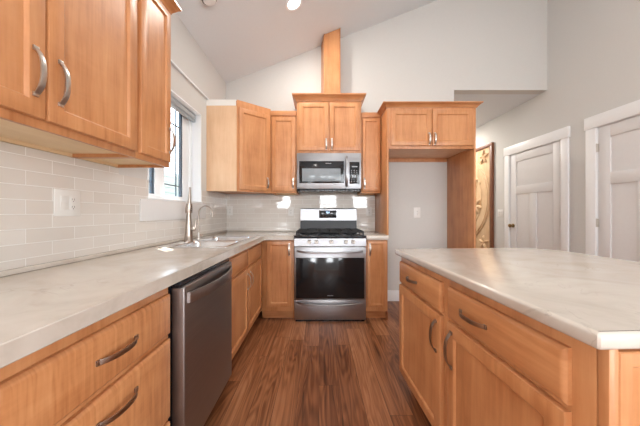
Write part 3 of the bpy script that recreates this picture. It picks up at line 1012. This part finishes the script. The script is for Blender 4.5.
m.tube(pts, .0062, 12); m.build('spout', nickel_dark, ro)
m = MB(); m.lathe((0, 0, .035), [(.006, .012), (.006, .03), (.009, .032), (.009, .038)], axis='x', n=12); m.build('lever', nickel_dark, ro)

# ------------------------------------------------------------------ outlets and switches
def plate(name, label, loc, rz, gangs, wdt, h=.118, grp='outlets and switches'):
    t = thing(name, label, 'switch' if 'switch' in name else 'outlet', loc, rz, grp)
    m = MB(); m.box(-wdt / 2, wdt / 2, -.006, -.0003, -h / 2, h / 2, .002); m.build('cover_plate', plate_white, t)
    n = len(gangs)
    for k, kd in enumerate(gangs):
        cx = (k - (n - 1) / 2) * .046
        if kd == 's':
            m = MB(); m.box(cx - .0165, cx + .0165, -.0085, -.0062, -.033, .033, .001); m.box(cx - .015, cx + .015, -.0105, -.0085, .004, .031, .001)
            m.build('rocker', plate_white, t)
        else:
            m = MB(); m.box(cx - .0165, cx + .0165, -.0085, -.0062, -.033, .033, .001); rc = m.build('receptacle', plate_white, t)
            m = MB()
            for s in (-1, 1):
                m.box(cx - .007, cx - .005, -.0089, -.0083, s * .018 - .004, s * .018 + .005); m.box(cx + .005, cx + .007, -.0089, -.0083, s * .018 - .004, s * .018 + .005)
                m.lathe((cx, 0, s * .018 - .009), [(.0025, -.0083), (.0025, -.0089)], axis='y', n=8)
            m.build('slots', slot_dark, rc)
plate('switch_plate', 'white double plate with rocker switch and outlet on the left wall tiles', (XL + .009, 1.24, 1.203), 90, 'so', .128, .124)
plate('outlet_plate', 'white outlet on the left wall tiles between window and corner', (XL + .009, 2.91, 1.195), 90, 'o', .072)
plate('outlet_plate', 'white outlet on the range wall tiles close to the left corner', (-1.165, YB - .009, 1.185), 0, 'o', .072)
plate('outlet_plate', 'white outlet on the range wall tiles just left of the range', (-.368, YB - .009, 1.175), 0, 'o', .072)
plate('outlet_plate', 'white outlet on the range wall tiles just right of the range', (.655, YB - .009, 1.175), 0, 'o', .072)
plate('outlet_plate', 'white outlet on the painted wall inside the fridge space', (1.288, YB, 1.16), 0, 'o', .085, .135)
plate('switch_plate', 'white wall switch between the carved panel and the far hall door', (XR, 4.26, 1.155), -90, 'ss', .13)

# ------------------------------------------------------------------ hall doors (right wall, face -x): rz=-90, local x -> world -y
def hall_door(n, y1, w_, top, hinge_left, cas=.105):
    T = Mr(XR, y1, 0, -90)
    m = MB()
    x0, x1, z0, z1 = .004, w_ - .004, .008, top - .006
    st = .115
    yb, yf, yp = .034, -.0, .012
    # frame built of stiles and rails, recessed panels with a small bevel
    m.box(x0, x0 + st, yf, yb, z0, z1, .002); m.box(x1 - st, x1, yf, yb, z0, z1, .002)
    zl, zm0, zm1 = .24, top - .62, top - .50
    m.box(x0 + st, x1 - st, yf, yb, z1 - .12, z1, .002)
    m.box(x0 + st, x1 - st, yf, yb, zm0, zm1, .002)
    m.box(x0 + st, x1 - st, yf, yb, z0, zl, .002)
    xm = (x0 + x1) / 2
    m.box(xm - st / 2, xm + st / 2, yf, yb, zl, zm0, .002)
    m.box(x0 + st - .002, x1 - st + .002, yp, yb - .004, z0 + .01, z1 - .01)
    d = struct(m.build('door_%d' % n, door_white, M=T))
    # hinges
    for k, zz in enumerate((.28, 1.05, top - .22)):
        hx = -.001 if hinge_left else w_ + .001
        m = MB(); m.lathe((hx, -.010, zz), [(.007, -.045), (.007, .045)], n=10)
        m.box(hx - .018, hx + .018, -.0045, -.0025, zz - .043, zz + .043)
        m.build('hinge', nickel, d, M=T)
    hx = w_ - .065 if hinge_left else .065
    m = MB(); m.lathe((hx, 0, .96 if True else 1), [(.030, -.0005), (.030, -.008), (.012, -.012), (.012, -.035), (.028, -.045), (.029, -.058), (.018, -.068)], axis='y', n=20)
    m.build('door_knob', brass, d, M=T)
    m = MB()
    m.box(-cas - .005, -.005, -.019, -.0005, 0, top + .002, .002); m.box(w_ + .005, w_ + cas + .005, -.019, -.0005, 0, top + .002, .002)
    m.box(-cas - .018, w_ + cas + .018, -.024, -.0005, top + .002, top + .135, .003)
    m.box(-.004, .0015, -.004, .14, 0, top); m.box(w_ - .0015, w_ + .004, -.004, .14, 0, top); m.box(0, w_, -.004, .14, top - .003, top + .003)
    m.box(-.004, w_ + .004, .10, .14, 0, top)
    m.build('door_casing', trim_white, d, M=T)
hall_door(6, DR1[1], DR1[1] - DR1[0], DR1[2], False, .095)
hall_door(7, DR2[1], DR2[1] - DR2[0], DR2[2], True, .105)

# carved wooden panel on the hall wall
cv = thing('carved_panel', 'tall framed carved wooden relief panel with a large circle on the hall wall', 'carving', (XR, 4.42, .25), 90)
# local x -> world +y, front should face -x: use explicit world coordinates
Mc = (Matrix.Translation((XR, 4.42, .25)) @ Matrix.Rotation(R(90), 4, 'Z')).inverted()
m = MB(); m.box(XR - .022, XR - .001, 4.47, 6.12, .30, 2.32); bd = m.build('board', carved, cv, M=Mc)
m = MB()
for a in ((4.42, 6.17, .25, .305), (4.42, 6.17, 2.315, 2.37), (4.42, 4.475, .305, 2.315), (6.115, 6.17, .305, 2.315)):
    m.box(XR - .045, XR - .001, a[0], a[1], a[2], a[3], .004)
m.build('frame', carved_dark, cv, label='dark brown frame', M=Mc)
m = MB()
cy, cz = 5.32, 1.43
for rr, th in ((.815, .014), (.765, .010), (.60, .008)):
    pts = [(XR - .024, cy + rr * math.cos(2 * PI * i / 64), cz + rr * math.sin(2 * PI * i / 64)) for i in range(65)]
    if rr == .815: pts = [p for p in pts]
    m.tube(pts, th, 8)
m.build('ring', carved, cv, M=Mc)
def rosette(y, z, r, n=5):
    m = MB()
    for k in range(n):
        a = 2 * PI * k / n + .3
        pts = [(XR - .022 - .012 * math.sin(PI * i / 8), y + (r * .15 + r * .85 * i / 8) * math.cos(a), z + (r * .15 + r * .85 * i / 8) * math.sin(a)) for i in range(9)]
        m.tube(pts, [r * .08 + r * .24 * math.sin(PI * i / 8) * .5 for i in range(9)], 8)
    m.lathe((XR, y, z), [(r * .2, -.022), (r * .2, -.034), (r * .1, -.040)], axis='x', n=12)
    m.build('flower', carved, cv, M=Mc)
rosette(4.66, 2.16, .13); rosette(4.66, .62, .13); rosette(5.98, 2.16, .13); rosette(5.98, .62, .13); rosette(4.88, 1.30, .16, 6); rosette(5.35, 1.5, .3, 8); rosette(4.95, 1.75, .12)
m = MB()
for k in range(26):
    a0 = random.uniform(0, 2 * PI); rr = random.uniform(.2, .66)
    y, z = cy + rr * math.cos(a0), cz + rr * math.sin(a0)
    ph = random.uniform(0, 6.28)
    pts = [(XR - .026, y + .06 * math.cos(ph + i * .35) * (1 - i * .05), z + .06 * math.sin(ph + i * .35) * (1 - i * .05)) for i in range(12)]
    m = MB(); m.tube(pts, [.003 + .006 * math.sin(PI * i / 11) for i in range(12)], 6); m.build('scroll', carved, cv, M=Mc)

# ------------------------------------------------------------------ island
IA = 2.5
ORG = Vector((.507, 1.75, 0))
Mi_ = Matrix.Translation(ORG) @ Matrix.Rotation(R(IA), 4, 'Z') @ Matrix.Identity(4)
# island frame: u = to the right along the far edge, v = toward the camera.  world = ORG + Rz * (u, -v)
def isl(u, v, z=0):
    a = R(IA)
    return Vector((ORG.x + u * math.cos(a) + v * math.sin(a), ORG.y + u * math.sin(a) - v * math.cos(a), z))
TL, TW = 1.235, 1.045
pts = []
def arc(cu, cv_, r, a0, a1, n=8):
    return [(cu + r * math.cos(R(a0 + (a1 - a0) * i / n)), cv_ - r * math.sin(R(a0 + (a1 - a0) * i / n))) for i in range(n + 1)]
out = arc(.03, .03, .03, 180, 90, 4) + arc(TW - .22, .22, .22, 90, 0, 10) + [(TW, TL - .004), (TW - .004, TL), (.004, TL), (0, TL - .004)]
pts = [isl(u, v) for u, v in out]
m = MB(); m.prism([(p.x, p.y) for p in pts][::-1], .877, .914, bev=.010, seg=4)
it = m.build('island_countertop', counter_m)
tag(it, 'cream laminate island countertop with rounded corner, on the right', 'countertop', 'countertops')
IRZ = -90 + IA
def isl_cab(v0, v1, lab):
    p = isl(.035, v0)
    t = thing('island_cabinet', lab, 'cabinet', (p.x, p.y, 0), IRZ, 'island cabinets')
    base_body(t, v1 - v0, dep=.60, kick=.10, top=.876)
    return t, v1 - v0
t, w_ = isl_cab(.045, .623, 'maple island cabinet with drawer and door, farther from the viewer')
drawer(t, .015, w_ - .040, .706, .840, w_ / 2 - .055, mat=maple_x, L=.125, hm=nickel_dark)
door(t, .015, w_ - .040, .125, .690, w_ - .072, .585, L=.15, hm=nickel_dark)
t, w_ = isl_cab(.625, 1.200, 'maple island cabinet with drawer and door, nearest the viewer')
drawer(t, .015, w_ - .050, .706, .840, w_ / 2 - .095, mat=maple_x, L=.15, hm=nickel_dark)
door(t, .015, w_ - .050, .125, .690, .055, .585, L=.155, hm=nickel_dark)
# near end: corner post and framed end panel, facing the camera
p = isl(.035, 1.2015)
ie = thing('island_end_panel', 'framed maple end panel with corner post on the near end of the island', 'panel', (p.x, p.y, 0), IA)
m = MB(); m.box(0, .022, -.022, -.0, 0, .876, .003); m.build('corner_post', maple, ie)
m = MB()
m.panel(.026, .80, .07, .866, [(0, -.001), (0, -.016), (.003, -.019), (.030, -.019), (.036, -.012), (.046, -.010)])
m.build('framed_panel', maple, ie)
m = MB(); m.box(.023, .80, -.012, -.0005, 0, .069, .001); m.build('base_board', maple_x, ie)
p = isl(.637, .045)
ib = thing('island_back_panel', 'maple knee wall under the overhang at the back of the island', 'panel', (p.x, p.y, 0), IA)
m = MB(); m.box(0, .16, -1.155, 0, 0, .876, .002); m.build('knee_wall', maple, ib)

# ------------------------------------------------------------------ ceiling fittings
sa = math.degrees(math.atan(SL))
def on_ceiling(name, lab, cat, x, y):
    t = thing(name, lab, cat, (x, y, zc(x)))
    t.rotation_euler = (0, -R(sa), 0)
    return t
def can(x, y, lab, power=14, zz=None):
    t = on_ceiling('ceiling_light', lab, 'light', x, y)
    if zz is not None:
        t.location.z = zz
        t.rotation_euler = (0, 0, 0)
    m = MB(); ls = []
    for r, z in ((.092, -.0005), (.092, -.006), (.080, -.010), (.066, -.006), (.066, -.0015), (.092, -.0005)):
        ls.append([(r * math.cos(2 * PI * i / 32), r * math.sin(2 * PI * i / 32), z) for i in range(32)])
    m.loops(ls, cap1=False); m.build('trim_ring', trim_white, t)
    m = MB(); m.lathe((0, 0, 0), [(.064, -.0015), (.064, -.004), (.05, -.008), (.02, -.010)], n=28); m.build('lens', lamp_glow, t, label='glowing white lens')
    d = bpy.data.lights.new('can_light', 'AREA'); d.shape = 'DISK'; d.size = .13; d.energy = power; d.color = (1.0, .95, .88)
    o = bpy.data.objects.new('can_light', d); COL.objects.link(o); o.parent = t; o.location = (0, 0, -.016)
can(-.25, 2.563, 'recessed ceiling light glowing in front of the range wall', 17)
can(.55, .9, 'added fill light over the island, out of the picture', 8)  # unseen can, added as fill over the island
can(-.45, -.2, 'added fill light above the viewer, out of the picture', 5)  # extra overhead lamp outside the view, added as fill
can(1.9, .6, 'added fill light over the hall side, out of the picture')  # another unseen can put in to fill the right side
can(2.3, 5.2, 'added fill light at the far end of the hallway ceiling, hidden from view', 34, 2.77)  # hidden lamp added to lift the dim hall and right wall
t = on_ceiling('smoke_detector', 'round white smoke detector on the sloped ceiling at the top edge', 'smoke detector', -.93, 2.165)
m = MB(); m.lathe((0, 0, 0), [(.082, -.0005), (.082, -.012), (.076, -.016)], n=32); m.build('base_ring', trim_white, t)
m = MB(); m.lathe((0, 0, 0), [(.064, -.0165), (.064, -.026)], n=32); m.build('dark_gap', slot_dark, t, label='dark slot around the dome')
m = MB(); m.lathe((0, 0, 0), [(.054, -.0265), (.054, -.036), (.045, -.044), (.02, -.048)], n=32); m.build('dome', trim_white, t)
